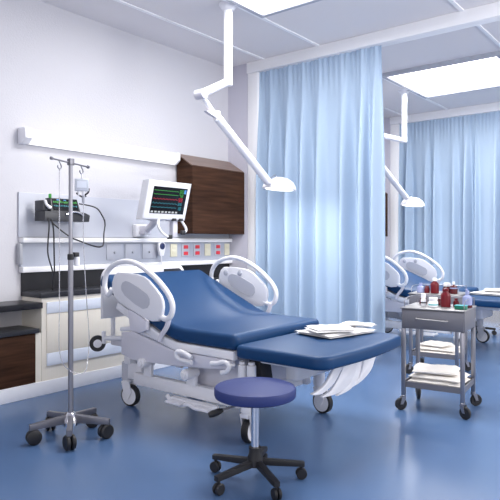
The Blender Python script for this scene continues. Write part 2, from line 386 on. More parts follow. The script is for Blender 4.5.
# ------------------------------------------------------------------ bedside patient monitor on wall arm
o = (3.9, YW - 0.02, 1.36); t = thing('patient_monitor', o, 'white patient monitor with coloured traces on wall arm left of walnut cabinet', 'monitor')
x0, x1, z0, z1 = 3.605, 4.165, 1.505, 1.868
sl = -0.10 / (z1 - z0)
my = lambda z: 4.155 + sl * (z - z0)
shear = lambda b: None
def mprism(b, xa, xb, za, zb, y0, y1, m, bev=0.0):
    b.prism([(xa, my(za) + y0, za), (xb, my(za) + y0, za), (xb, my(zb) + y0, zb), (xa, my(zb) + y0, zb)], (0, y1 - y0, 0), m, bev=bev, seg=3)
b = MB(o); mprism(b, x0, x1, z0, z1, 0.0, 0.10, M['white'], 0.014); b.build('case', M['white'], t)
b = MB(o); mprism(b, x0 + 0.07, x1 - 0.05, z0 + 0.058, z1 - 0.055, -0.003, -0.0005, M['screen']); sx0, sx1, sz0, sz1 = x0 + 0.08, x1 - 0.06, z0 + 0.065, z1 - 0.062
def trace(b, zc, m, f, amp, kind):
    N = 90; xe = sx0 + (sx1 - sx0) * 0.76; pts = []
    for k in range(N + 1):
        u = k / N; ph = (u * f) % 1.0
        if kind == 'ecg': v = 1.0 if 0.42 < ph < 0.50 else (-0.35 if 0.50 < ph < 0.56 else 0.15 * math.sin(ph * 6))
        else: v = math.exp(-((ph - .35) / .16) ** 2) * 1.2 - 0.3
        pts.append((sx0 + (xe - sx0) * u, zc + v * amp))
    for (xa, za), (xb, zb) in zip(pts, pts[1:]):
        w = 0.0026
        vs = [b.bm.verts.new((x, my(z) - 0.0045, z)) for x, z in ((xa, za - w), (xb, zb - w), (xb, zb + w), (xa, za + w))]
        b._mark([b.bm.faces.new(vs)], m)
H = sz1 - sz0
trace(b, sz0 + H * 0.88, M['egreen'], 9, 0.011, 'ecg'); trace(b, sz0 + H * 0.73, M['egreen'], 9, 0.009, 'ecg')
trace(b, sz0 + H * 0.55, M['eredline'], 8, 0.008, 'p'); trace(b, sz0 + H * 0.38, M['ecyan'], 8, 0.009, 'p'); trace(b, sz0 + H * 0.22, M['ecyan'], 7, 0.009, 'ecg')
def sdig(b, x, z, w, h, m): mprism(b, x, x + w, z, z + h, -0.0052, -0.0035, m)
# vital sign figures built as seven-segment digits
SEG = {'0': 'abcdef', '1': 'bc', '2': 'abged', '3': 'abgcd', '4': 'fgbc', '5': 'afgcd', '6': 'afgedc', '7': 'abc', '8': 'abcdefg', '9': 'abcfgd'}
def digit(b, ch, x, z, w, h, m):
    t_ = w * 0.24
    R = {'a': (x, z + h - t_, w, t_), 'd': (x, z, w, t_), 'g': (x, z + h / 2 - t_ / 2, w, t_), 'f': (x, z + h / 2, t_, h / 2), 'e': (x, z, t_, h / 2), 'b': (x + w - t_, z + h / 2, t_, h / 2), 'c': (x + w - t_, z, t_, h / 2)}
    for sgm in SEG[ch]: sdig(b, *R[sgm], m)
dx0 = sx0 + (sx1 - sx0) * 0.79
for (zz, txt, m, h) in ((0.80, '80', 'egreen', 0.036), (0.66, '72', 'egreen', 0.026), (0.47, '98', 'eredline', 0.036), (0.32, '36', 'ecyan', 0.028), (0.13, '18', 'ecyan', 0.032)):
    for k, ch in enumerate(txt): digit(b, ch, dx0 + k * 0.030, sz0 + H * zz, 0.022, h, M[m])
sdig(b, sx1 - 0.03, sz1 - 0.045, 0.026, 0.038, M['eblue'])
for k in range(8): sdig(b, sx0 + 0.002 + k * 0.045, sz0, 0.028, 0.016, M['ewhite'])
b.build('screen', None, t, smooth=0)
MB(o).box((3.96, YW - 0.085, 1.345), (4.13, YW - 0.0205, 1.475), bev=0.015, seg=3).build('wall_plate', M['white'], t)
b = MB(o); b.box((4.00, YW - 0.17, 1.365), (4.09, YW - 0.0855, 1.455), bev=0.01)
b.tube([(4.045, YW - 0.15, 1.415), (3.97, 4.42, 1.47), (3.92, 4.31, 1.535)], 0.036, seg=12); b.cyl((3.91, 4.305, 1.49), (3.91, 4.305, 1.58), 0.04); b.box((3.82, 4.2585, 1.50), (3.98, 4.345, 1.62), bev=0.01); b.build('arm', M['offwhite'], t)
b = MB(o); b.box((4.035, 4.19, 1.34), (4.10, 4.25, 1.5215), bev=0.01); b.box((3.98, 4.175, 1.497), (4.13, 4.25, 1.5205), bev=0.004); b.build('cable_bracket', M['offwhite'], t)
b = MB(o)
for x in (3.985, 4.075): b.box((x, 4.13, 1.497), (x + 0.04, 4.17, 1.5225), bev=0.005)
b.build('socket', M['rubber'], t)
def lead(pts, lab):
    c = tag(MB(o).tube(pts, 0.013, m=M['white'], smooth=6, seg=10).build('lead', M['white'], t), lab)
    q = Vector(pts[-1]); MB(o).box(q - Vector((0.026, 0.017, 0.021)), q + Vector((0.026, 0.017, 0.021)), m=M['rubber'], bev=0.008).build('plug', M['rubber'], c)
lead([(3.83, 4.17, 1.522), (3.80, 4.155, 1.47), (3.82, 4.15, 1.41), (3.88, 4.14, 1.355), (3.94, 4.14, 1.34)], 'white lead with black plug curving to the right')
lead([(4.11, 4.17, 1.522), (4.14, 4.16, 1.48), (4.17, 4.15, 1.43), (4.17, 4.15, 1.40), (4.12, 4.14, 1.385)], 'white lead with black plug hooking back to the left')

# ------------------------------------------------------------------ curtains
def curtain(x, y0, y1, label, seed, zb=0.22, per=0.225, amp=0.085):
    rng = random.Random(seed); ztop = ZC - 0.131
    NU, NV = int((y1 - y0) / 0.008), 40
    L = y1 - y0
    # irregular phase
    knots = [0]; 
    while knots[-1] < L / per + 2: knots.append(knots[-1] + 1)
    wob = [rng.uniform(-0.32, 0.32) for _ in knots]; am = [rng.uniform(0.55, 1.15) for _ in knots]
    def lerp(a, u): i = min(int(u), len(a) - 2); f = u - i; f = f * f * (3 - 2 * f); return a[i] * (1 - f) + a[i + 1] * f
    bm = bmesh.new(); rows = []
    for v in range(NV + 1):
        tv = v / NV; z = ztop + (zb - ztop) * tv ** 1.15; row = []
        for u in range(NU + 1):
            s = L * u / NU; q = s / per
            ph = 2 * PI * (q + lerp(wob, q)); a = lerp(am, q)
            deep = a * amp * math.sin(ph) + 0.3 * amp * math.sin(ph * 0.5 + 1.3 + seed)
            sharp = deep + 0.16 * amp * a * math.sin(2 * ph + 0.6)
            gath = 0.010 * math.sin(2 * PI * s / 0.062 + 1.5 * math.sin(s * 9)) 
            k = min(1, max(0, (tv - 0.02) / 0.55)); k = k * k * (3 - 2 * k)
            k2 = math.exp(-((tv - 0.03) / 0.10) ** 2) if tv > 0.03 else 1.0
            xx = x + 0.045 + sharp * (0.14 + 0.86 * k) + gath * k2 + 0.002 * noise.noise(Vector((s * 3, tv * 4, seed)))
            if u > 0 and False: pass
            row.append(bm.verts.new((xx, y1 - s, z)))
        rows.append(row)
    for i in range(NV):
        for j in range(NU): bm.faces.new((rows[i][j], rows[i][j + 1], rows[i + 1][j + 1], rows[i + 1][j]))
    b = MB((x, (y0 + y1) / 2, ZC - 0.13)); b.bm.free(); b.bm = bm
    return tag(b.build('privacy_curtain', M['curtain'], smooth=180), label, 'curtain', 'privacy curtains')
curtain(XC, 2.69, 4.27, 'pale blue floor-length privacy curtain beside the nearer bed, between the two bays', 3)
curtain(XC2, 0.9, 4.27, 'pale blue privacy curtain on the far side of the second bed, behind the trolleys', 8, per=0.23)

# ------------------------------------------------------------------ exam lamps
def exam_lamp(pts, mount, head, label):
    mx, my_, mz = mount; o = (mx, my_, ZC)
    t = thing('examination_lamp', o, label, 'examination lamp', 'ceiling examination lamps')
    MB(o).lathe([(0.05, -0.06), (0.055, -0.055), (0.085, -0.012), (0.085, -0.0005)], o).build('ceiling_flange', M['white'], t)
    b = MB(o); b.cyl((mx, my_, mz), (mx, my_, ZC - 0.05), 0.040, seg=20); b.build('post', M['white'], t)
    e, a2, a3a, a3b = [Vector(p) for p in pts]
    b = MB(o); b.tube([(mx - 0.03, my_, mz + 0.02), e], 0.036, seg=14); b.cyl(e + Vector((0, 0.05, 0.0)), e - Vector((0, 0.05, 0.0)), 0.042); b.build('upper_arm', M['offwhite'], t)
    b = MB(o); b.tube([e, a2], 0.022, seg=12); b.build('spring_arm', M['white'], t)
    b = MB(o); d = (a3b - a3a).normalized()
    b.tube([a3a, a3a + d * 0.10, a3b - d * 0.05, a3b], 0.040, seg=16); b.build('lower_arm', M['white'], t)
    b = MB(o); b.prism([a3a + Vector((-0.16, -0.02, 0.03)), a3a + Vector((0.02, -0.02, 0.06)), a3a + Vector((0.04, -0.02, -0.02)), a3a + Vector((-0.09, -0.02, 0.005))], (0, 0.04, 0), bev=0.004); b.build('joint_lever', M['offwhite'], t)
    h = Vector(head)
    b = MB(o); b.tube([a3b - d * 0.01, h + Vector((-0.07, 0, 0.095)), h + Vector((-0.03, 0, 0.075))], 0.016, seg=10); b.build('neck', M['chrome'], t)
    ax = Vector((0.06, -0.05, 1)).normalized()
    hd = MB(o).lathe([(0.145, -0.036), (0.168, -0.040), (0.174, -0.032), (0.166, 0.002), (0.135, 0.044), (0.085, 0.074), (0.03, 0.086), (0.0, 0.088)], h, ax, seg=36).build('lamp_head', M['white'], t)
    MB(o).lathe([(0.0, -0.044), (0.10, -0.042), (0.143, -0.0365)], h, ax, seg=32).build('lens', M['lampglow'], hd)
    l = bpy.data.lights.new('exam_light', 'AREA'); l.shape = 'DISK'; l.size = 0.26; l.energy = 13; l.color = (0.97, 0.98, 1)
    lo = bpy.data.objects.new('exam_light', l); C.objects.link(lo); lo.location = h - ax * 0.05
    return t
yl = 3.46
exam_lamp([(3.66, yl, 2.565), (3.885, yl, 2.385), (3.87, yl, 2.40), (4.63, yl, 1.885)], (4.02, yl, 2.715), (4.82, yl, 1.862), 'white jointed examination lamp hanging over the nearer bed')
exam_lamp([(7.05, yl, 2.70), (7.02, yl, 2.36), (7.02, yl, 2.36), (7.94, yl, 1.925)], (7.87, yl, 2.71), (8.17, yl, 1.855), 'white jointed examination lamp hanging in the far bay, partly behind the curtain')

# ------------------------------------------------------------------ casters
def caster_wheel(o, c, r, w, axis, parent, name='wheel', hubr=0.80):
    """tyre mesh, and a builder for its hub"""
    a = Vector(axis).normalized(); c = Vector(c); q = hubr
    prof = [(r * q, -w / 2), (r * 0.93, -w / 2), (r, -w * 0.36), (r, w * 0.36), (r * 0.93, w / 2), (r * q, w / 2)]
    hub = [(0.0, -w * 0.62), (r * 0.22, -w * 0.62), (r * 0.26, -w * 0.56), (r * (q - 0.12), -w * 0.52), (r * (q + 0.02), -w * 0.505), (r * (q + 0.02), w * 0.505), (r * (q - 0.12), w * 0.52), (r * 0.26, w * 0.56), (r * 0.22, w * 0.62), (0, w * 0.62)]
    return MB(o).lathe(prof, c, a, seg=28).build(name, M['rubber'], parent), MB(o).lathe(hub, c, a, seg=28)

# ------------------------------------------------------------------ IV pole
cx, cy = 2.270, 3.326
o = (cx, cy, 0); t = thing('drip_stand', o, 'steel drip stand on five casters, standing in front of the cream cabinet', 'drip stand')
MB(o).cyl((cx, cy, 0.11), (cx, cy, 1.20), 0.0170, seg=18).build('lower_pole', M['steel'], t)
MB(o).cyl((cx, cy, 1.19), (cx, cy, 1.83), 0.0135, seg=16).build('upper_pole', M['steel'], t)
MB(o).cyl((cx, cy, 1.175), (cx, cy, 1.215), 0.0215, seg=18).build('collar', M['rubber'], t)
MB(o).lathe([(0.055, 0.085), (0.058, 0.10), (0.05, 0.13), (0.03, 0.165), (0.022, 0.17)], o).build('hub', M['chrome'], t)
for k in range(5):
    a = math.radians(18 + 72 * k); d = Vector((math.cos(a), math.sin(a), 0)); s = Vector((-d.y, d.x, 0))
    p0 = Vector((cx, cy, 0)) + d * 0.035; p1 = Vector((cx, cy, 0)) + d * 0.262
    b = MB(o)
    pts = [p0 + s * 0.018 + Vector((0, 0, 0.100)), p1 + s * 0.015 + Vector((0, 0, 0.092)), p1 + s * 0.015 + Vector((0, 0, 0.128)), p0 + s * 0.018 + Vector((0, 0, 0.155))]
    b.prism(pts, -s * 0.033, bev=0.004); leg = b.build('leg', M['steeldark'], t)
    w = Vector((cx, cy, 0)) + d * 0.235
    cb = MB(o); cb.cyl((w.x, w.y, 0.078), (w.x, w.y, 0.0925), 0.010, seg=10, m=M['steel'])
    c2 = MB(o)
    fw = Matrix.Rotation(math.radians(25 * (k - 2)), 3, 'Z') @ d
    ax = Vector((-fw.y, fw.x, 0)); wc = w - d * 0.0 + Vector((0, 0, 0.0475))
    for sg in (-1, 1):
        c2.lathe([(0.0, -0.012), (0.040, -0.012), (0.047, -0.005), (0.047, 0.007), (0.038, 0.013), (0.0, 0.013)], wc + ax * 0.018 * sg, ax, seg=22)
    c2.box(wc - Vector((0.01, 0.01, -0.01)), wc + Vector((0.01, 0.01, 0.034)), bev=0.002)
    wh = c2.build('caster', M['rubber'], leg); cb.build('stem', M['steel'], wh)
bar0, bar1 = Vector((2.088, 3.264, 1.822)), Vector((2.452, 3.388, 1.812))
b = MB(o); b.tube([bar0, bar1], 0.006, seg=8); b.box((cx - 0.018, cy - 0.018, 1.80), (cx + 0.018, cy + 0.018, 1.845), bev=0.004)
for q in (bar0, bar1): b.lathe([(0, -0.01), (0.011, -0.006), (0.011, 0.006), (0, 0.01)], q, (1, 0.3, 0), seg=12)
b.build('crossbar', M['steeldark'], t)
def hook(f, name='hook'):
    q = bar0.lerp(bar1, f); dv = (bar1 - bar0).normalized()
    pts = [q, q + Vector((0, 0, -0.012)), q + dv * 0.014 + Vector((0, 0, -0.026)), q + dv * 0.018 + Vector((0, 0, -0.044)), q + dv * 0.002 + Vector((0, 0, -0.057)), q - dv * 0.016 + Vector((0, 0, -0.048)), q - dv * 0.016 + Vector((0, 0, -0.036))]
    MB(o).tube(pts, 0.004, smooth=5, seg=8).build(name, M['steel'], t); return q
h0 = hook(0.20); h1 = hook(0.80)
cl = MB(o).box((cx + 0.0185, cy - 0.02, 1.195), (cx + 0.055, cy + 0.015, 1.225), bev=0.005).build('clamp', M['rubber'], t)
MB(o).cyl((cx + 0.045, cy - 0.005, 1.135), (cx + 0.045, cy - 0.005, 1.1945), 0.018, m=M['white'], seg=14).build('clamp_knob', M['white'], cl)
# drip bag and tubing (hang from the stand)
hb = h1 + Vector((0.002, -0.001, -0.0575)); o2 = tuple(hb)
t2 = thing('drip_bag', o2, 'small clear drip bag with long looping tube hanging on the stand', 'drip bag')
dv = (bar1 - bar0).normalized(); dv.z = 0; dv.normalize()
# card-like bag facing the room
sd = Vector((0.85, -0.5, 0)).normalized(); nv = Vector((0.5, 0.85, 0)).normalized()
def bagpoly(w, z0, z1): return [hb + sd * -w + Vector((0, 0, z0)), hb + sd * w + Vector((0, 0, z0)), hb + sd * w + Vector((0, 0, z1)), hb + sd * -w + Vector((0, 0, z1))]
b = MB(o2); b.prism([p - nv * 0.012 for p in bagpoly(0.046, -0.118, -0.034)], nv * 0.024, bev=0.008, seg=3); b.build('pouch', M['bag'], t2)
b = MB(o2); b.prism([p - nv * 0.0145 for p in bagpoly(0.032, -0.095, -0.050)], nv * 0.002); tag(b.build('paper_label', M['bluewhite'], t2), 'pale blue paper label')
b = MB(o2); b.tube([hb + Vector((0, 0, -0.036)), hb + Vector((0, 0, 0.0005))], 0.004, seg=8); b.build('hanger', M['white'], t2)
b = MB(o2)
for dx_ in (-0.02, 0.012): 
    p = hb + sd * dx_ + Vector((0, 0, -0.119)); b.cyl(p, p + Vector((0, 0, -0.03)), 0.010, 0.008, m=M['white'], seg=12)
p = hb + sd * 0.012 + Vector((0, 0, -0.147)); b.cyl(p, p + Vector((0, 0, -0.05)), 0.012, 0.010, m=M['greyplas'], seg=12)
b.tube([p + Vector((0.0, 0, 0.0)), p + sd * 0.03 + Vector((0, 0, 0.02)), p + sd * 0.035 + Vector((0, 0, 0.05))], 0.006, m=M['rubber'], smooth=4, seg=8)
b.tube([hb - sd * 0.035 + Vector((0, 0, -0.13)), hb + Vector((0, 0, -0.155)), hb + sd * 0.03 + Vector((0, 0, -0.15))], 0.006, m=M['rubber'], smooth=4, seg=8)
b.build('drip_chamber', None, t2)
pr = p + Vector((0, 0, -0.051))
left = h0 + Vector((0, 0, -0.0585))
cp = [pr, pr + Vector((0, 0, -0.25)), (pr.x + 0.02, pr.y, 0.95), (pr.x + 0.045, pr.y, 0.65), (pr.x + 0.02, pr.y - 0.02, 0.50), (cx + 0.05, cy - 0.08, 0.435), (cx - 0.05, cy - 0.07, 0.46), (left.x - 0.01, left.y - 0.02, 0.58), (left.x, left.y, 0.9), (left.x, left.y, 1.35), tuple(left)]
MB(o2).tube(cp, 0.0030, smooth=8, seg=8).build('tubing', M['tube'], t2)

# ------------------------------------------------------------------ hospital bed
def rays(px, py):
    a = (px - 250) / F; return Vector((vx + vy * a, vy - vx * a, -(py - 241) / F))
def onX(px, py, X): r = rays(px, py); return X, r.y * X / r.x, 1.3 + r.z * X / r.x
BXL, BXR = 2.84, 3.90
BO = (3.37, 2.9, 0.0)
def make_bed():
    t = thing('hospital_bed', BO, 'white adjustable hospital bed with blue mattress, nearer of the two', 'bed', 'hospital beds')
    N = lambda: MB(BO)
    # --- mattress: back + seat swept along a bent path
    prof = []
    hw = (BXR - BXL) / 2; cxm = (BXL + BXR) / 2
    def ring(y, z, ty, tz, w, th):
        ex = 0.050 * (y - 2.95) / 0.75            # far edge runs slightly outward towards the head
        w = w + ex / 2; cxm = (BXL + BXR) / 2 + ex / 2       # ring centred so that top surface passes (y,z); th along normal
        nrm = Vector((0, -tz, ty)); nrm = nrm if nrm.z > 0 else -nrm
        out = []; r = min(0.028, th * 0.45)
        cs = [(w - r, -r, 0), (w - r, -th + r, 1), (-w + r, -th + r, 2), (-w + r, -r, 3)]
        cor = [(w - r, -r, 90, 0), (w - r, -th + r, 0, -90), (-w + r, -th + r, -90, -180), (-w + r, -r, 180, 90)]
        for (ux, un, a0, a1) in cor:
            for k in range(5):
                a = math.radians(a0 + (a1 - a0) * k / 4)
                q = Vector((cxm + ux + r * math.cos(a), y, z)) + nrm * (un + r * math.sin(a)); out.append(q)
        return out
    path = [(3.735, 1.035), (3.70, 1.022), (3.55, 0.955), (3.40, 0.892), (3.25, 0.830), (3.12, 0.778), (3.02, 0.736), (2.94, 0.712), (2.86, 0.702), (2.70, 0.70), (2.55, 0.70), (2.44, 0.70), (2.405, 0.699)]
    pv = [Vector((0, y, z)) for y, z in path]
    rings = []
    for i, q in enumerate(pv):
        tg = (pv[min(i + 1, len(pv) - 1)] - pv[max(0, i - 1)]).normalized()
        rings.append((q, tg))
    R = []
    th = 0.102
    q, tg = rings[0]
    def shr(q, tg, s_, adv): # shrunk end ring
        nrm = Vector((0, -tg.z, tg.y)); nrm = nrm if nrm.z > 0 else -nrm
        qq = q + tg * adv - nrm * s_
        return ring(qq.y, qq.z, tg.y, tg.z, hw - s_, th - 2 * s_)
    R.append(shr(q, tg, 0.030, -0.028)); R.append(shr(q, tg, 0.010, -0.020))
    for q, tg in rings: R.append(ring(q.y, q.z, tg.y, tg.z, hw, th))
    q, tg = rings[-1]; R.append(shr(q, tg, 0.010, 0.018)); R.append(shr(q, tg, 0.030, 0.027))
    N().loft(R).build('mattress', M['mattress'], t, smooth=60)
    # --- foot mattress section (lower, rounded foot corners)
    y0, y1 = 2.374, 1.70; rc = 0.10; pts = []
    xa, xb = BXL - 0.03, BXR - 0.01
    def arc(cx_, cy_, r_, a0, a1, k=8): return [(cx_ + r_ * math.cos(math.radians(a0 + (a1 - a0) * i / k)), cy_ + r_ * math.sin(math.radians(a0 + (a1 - a0) * i / k)), 0.56) for i in range(k + 1)]
    pts += arc(xb - 0.03, y0 - 0.03, 0.03, 0, 90, 4); pts += arc(xa + 0.05, y0 - 0.05, 0.05, 90, 180, 5)
    pts += arc(xa + rc, y1 + rc, rc, 180, 262); pts += [(xa + 0.35, y1 - 0.022, 0.56), ((xa + xb) / 2, y1 - 0.03, 0.56), (xb - 0.35, y1 - 0.022, 0.56)]; pts += arc(xb - rc, y1 + rc, rc, 278, 360)
    N().prism(pts, (0, 0, 0.082), bev=0.024, seg=4).build('foot_mattress', M['mattress'], t, smooth=60)
    # --- deck: white edge rails under the mattress
    b = N()
    for x in (BXL + 0.0, BXR - 0.05):
        b.prism([(x, 2.40, 0.535), (x, 2.40, 0.592), (x, 2.93, 0.596), (x, 3.06, 0.625), (x, 3.56, 0.832), (x, 3.58, 0.782), (x, 3.08, 0.570), (x, 2.95, 0.540)], (0.05, 0, 0), bev=0.008)
    b.box((BXL + 0.051, 2.42, 0.555), (BXR - 0.051, 2.93, 0.592), bev=0.004)
    b.prism([(BXL + 0.051, 2.95, 0.58), (BXL + 0.051, 3.62, 0.855), (BXL + 0.051, 3.62, 0.83), (BXL + 0.051, 2.97, 0.555)], (BXR - BXL - 0.102, 0, 0))
    b.build('deck', M['white'], t)
    b = N(); b.box((BXL + 0.12, 1.85, 0.515), (BXR - 0.12, 2.28, 0.5575), bev=0.012); b.build('foot_deck', M['white'], t)
    # --- lilac side covers (near and far)
    for x in (BXL + 0.012, BXR - 0.042):
        b = N(); b.prism([(x, 3.53, 0.44), (x, 3.53, 0.605), (x, 3.40, 0.625), (x, 3.10, 0.562), (x, 2.95, 0.533), (x, 2.42, 0.530), (x, 2.42, 0.475), (x, 2.62, 0.45), (x, 3.05, 0.42), (x, 3.4, 0.41)], (0.03, 0, 0), bev=0.008); b.build('side_cover', M['offwhite'], t)
        b = N(); b.tube([(x + 0.015, 3.54, 0.625), (x + 0.015, 3.40, 0.640), (x + 0.015, 3.22, 0.612), (x + 0.015, 3.05, 0.575)], 0.017, smooth=4); b.build('edge_tube', M['white'], t)
    # --- inner lift housing
    b = N(); b.prism([(3.02, 2.86, 0.22), (3.02, 2.96, 0.44), (3.02, 2.90, 0.52), (3.02, 2.46, 0.50), (3.02, 2.46, 0.24), (3.02, 2.55, 0.20)], (0.70, 0, 0), bev=0.015); b.build('lift_housing', M['offwhite'], t)
    b = N(); b.box((3.18, 2.14, 0.37), (3.62, 2.24, 0.512), bev=0.02, seg=3); b.build('foot_column', M['white'], t)
    # --- base frame
    b = N()
    for x in (2.95, 3.76): b.box((x - 0.028, 2.42, 0.205), (x + 0.028, 3.47, 0.295), bev=0.008)
    b.box((2.96, 3.56, 0.335), (3.71, 3.63, 0.40), bev=0.008); b.box((2.975, 3.44, 0.22), (3.015, 3.60, 0.345), bev=0.004); b.box((3.72, 3.44, 0.22), (3.75, 3.60, 0.345), bev=0.004); b.box((2.96, 2.44, 0.21), (3.71, 2.50, 0.29), bev=0.008)
    b.build('base_frame', M['white'], t)
    # --- casters
    def caster(x, y, ang, house='white', up=0.355):
        r = 0.083; d = Vector((math.cos(ang), math.sin(ang), 0)); ax = Vector((-d.y, d.x, 0)); wc = Vector((x, y, r)) + d * 0.035
        b = N(); b.cyl((x, y, 0.205), (x, y, up), 0.043, m=M[house], seg=18)
        b.cyl((x, y, 0.185), (x, y, 0.206), 0.036, m=M['white'], seg=18)
        for sg in (-1, 1):
            p = [Vector((x, y, 0.195)) - d * 0.030, Vector((x, y, 0.195)) + d * 0.048, wc + d * 0.035 + Vector((0, 0, 0.03)), wc + Vector((0, 0, -0.03)) , wc - d * 0.035]
            b.prism([q + ax * (0.034 * sg) - ax * 0.004 for q in p], ax * 0.008, m=M['white'])
        b.box((x - 0.03, y - 0.03, 0.170), (x + 0.03, y + 0.03, 0.196), m=M['white'], bev=0.004)
        c = b.build('caster', None, t)
        wheel, hub = caster_wheel(BO, wc, r, 0.048, ax, c)
        hub.build('hub', M['white'], c)
    caster(3.00, 3.635, math.radians(-80), 'lgrey', 0.345); caster(2.90, 2.335, math.radians(8), 'white', 0.40)
    caster(3.76, 3.66, math.radians(-70), 'lgrey'); caster(3.79, 2.35, math.radians(-95), 'white', 0.40)
    # --- pivot rollers and lift arms on the near and far side
    for x, sg in ((2.90, -1), (3.78, 1)):
        for y, z in ((3.28, 0.405), (2.83, 0.385)):
            b = N(); b.cyl((x + 0.075 * sg, y, z), (x - 0.05 * sg, y, z), 0.036, seg=18); b.cyl((x + 0.088 * sg, y, z), (x + 0.0755 * sg, y, z), 0.022, seg=14)
            b.prism([(x, y - 0.032, z), (x, y + 0.032, z), (x, y + 0.055, 0.296), (x, y - 0.030, 0.296)], (-0.03 * sg, 0, 0), bev=0.004); b.build('lift_arm', M['white'], t)
        b = N(); b.cyl((x + 0.01, 3.24, 0.435), (x + 0.01, 2.98, 0.43), 0.022, m=M['offwhite'], seg=14); b.cyl((x + 0.01, 2.98, 0.43), (x + 0.01, 2.93, 0.43), 0.028, m=M['white'], seg=14); b.build('actuator', None, t)
    # --- C grips on the near side
    for pts in ([(2.74, 0.518), (2.80, 0.540), (2.865, 0.545), (2.885, 0.520), (2.855, 0.495), (2.79, 0.487), (2.735, 0.485)],
                [(2.56, 0.503), (2.50, 0.512), (2.44, 0.527), (2.405, 0.505), (2.425, 0.470), (2.47, 0.455)]):
        b = N(); b.tube([(2.805, y, z) for y, z in pts], 0.016, smooth=5, seg=12); b.cyl((2.806, pts[3][0], pts[3][1]), (2.853, pts[3][0], pts[3][1]), 0.012); b.build('grip_handle', M['white'], t)
    # --- white sockets near the foot end
    for y, h in ((2.375, 0.505), (2.30, 0.51)):
        b = N(); b.cyl((2.90, y, 0.405), (2.90, y, h), 0.030, seg=18); b.cyl((2.90, y, h + 0.0005), (2.90, y, h + 0.02), 0.022, seg=18); b.build('accessory_socket', M['white'], t)
    b = N(); b.prism([(3.02, 2.375, 0.30), (3.02, 2.29, 0.30), (3.02, 2.33, 0.514), (3.02, 2.42, 0.514)], (0.12, 0, 0), bev=0.006); b.build('bellows_column', M['rubber'], t)
    # --- pedals
    b = N()
    b.tube([(2.86, 3.03, 0.205), (2.84, 2.96, 0.175), (2.84, 2.86, 0.170), (2.84, 2.80, 0.185), (2.84, 2.73, 0.170), (2.84, 2.62, 0.185), (2.86, 2.55, 0.205)], 0.014, smooth=5)
    for y in (2.98, 2.72): b.prism([(2.79, y, 0.178), (2.79, y - 0.15, 0.178), (2.87, y - 0.13, 0.182), (2.87, y - 0.02, 0.182)], (0, 0, 0.016), bev=0.005)
    b.box((2.85, 2.60, 0.182), (2.90, 3.0, 0.204), bev=0.004)
    b.build('foot_pedal', M['white'], t)
    # --- headboard
    hy = 3.86; zt = 1.085; zb = 0.67
    pts = [(2.935, hy, zb), (3.865, hy, zb)] 
    pts += [(3.865 - 0.09 + 0.09 * math.cos(math.radians(a)), hy, zt - 0.09 + 0.09 * math.sin(math.radians(a))) for a in range(0, 91, 15)]
    pts += [(2.935 + 0.09 + 0.09 * math.cos(math.radians(a)), hy, zt - 0.09 + 0.09 * math.sin(math.radians(a))) for a in range(90, 181, 15)]
    b = N(); b.prism(pts, (0, 0.035, 0), bev=0.010, seg=3)
    b.cyl((3.05, hy + 0.017, 0.50), (3.05, hy + 0.017, 0.675), 0.018); b.cyl((3.75, hy + 0.017, 0.50), (3.75, hy + 0.017, 0.675), 0.018)
    hbd = b.build('headboard', M['white'], t)
    N().prism([(3.60, hy - 0.001, zt - 0.035), (3.60, hy - 0.001, zt - 0.075), (3.80, hy - 0.001, zt - 0.075), (3.82, hy - 0.001, zt - 0.055), (3.79, hy - 0.001, zt - 0.035)], (0, -0.004, 0)).build('hand_grip', M['dark'], hbd)
    b = N(); b.box((3.04, 3.56, 0.44), (3.76, 3.90, 0.50), bev=0.012); b.build('head_frame', M['offwhite'], t)
    # --- bumper wheel on its arm at the head corner
    b = N(); b.tube([(3.16, 3.55, 0.516), (3.10, 3.62, 0.516), (2.93, 3.83, 0.520)], 0.019, seg=12); b.cyl((2.925, 3.835, 0.475), (2.925, 3.835, 0.575), 0.017); ba = b.build('bumper_arm', M['white'], t)
    ax = Vector((0.85, -0.52, 0)); wh, hub = caster_wheel(BO, (2.893, 3.872, 0.478), 0.064, 0.034, Vector((-0.62, -0.78, 0)), ba, name='bumper_wheel', hubr=0.5); hub.build('bumper_hub', M['white'], ba)
    # --- side rails
    PAN = [(118.4, 272.5), (129.2, 272.9), (138, 274.4), (144, 276.6), (149.5, 281), (155.5, 288), (160.8, 295), (163.4, 301), (164, 308), (162.8, 316), (159, 321.2), (153, 321.4), (145, 317.5), (136.4, 312.2), (128.5, 308), (121.5, 303), (115.5, 296.5), (113.2, 290), (113.5, 282), (115.3, 276)]
    INS = [(124.5, 282.5), (127.5, 280.8), (131, 281.8), (140, 287.2), (149, 294), (151.4, 298.5), (151.4, 304), (149, 307.8), (145, 308.8), (137, 304), (127, 295.5), (123.6, 290), (123.2, 286)]
    TUB = [(112, 289), (108.2, 295), (105, 288), (105.2, 279), (108, 271), (114, 265), (122, 261.8), (131, 261.8), (140, 265.5), (149, 272), (158, 280.5), (167, 292), (171.5, 301), (172.6, 309), (170.5, 316.5), (165.5, 319), (160, 316)]
    SUP = [(168, 318), (165.5, 327), (160, 336), (158, 341)]
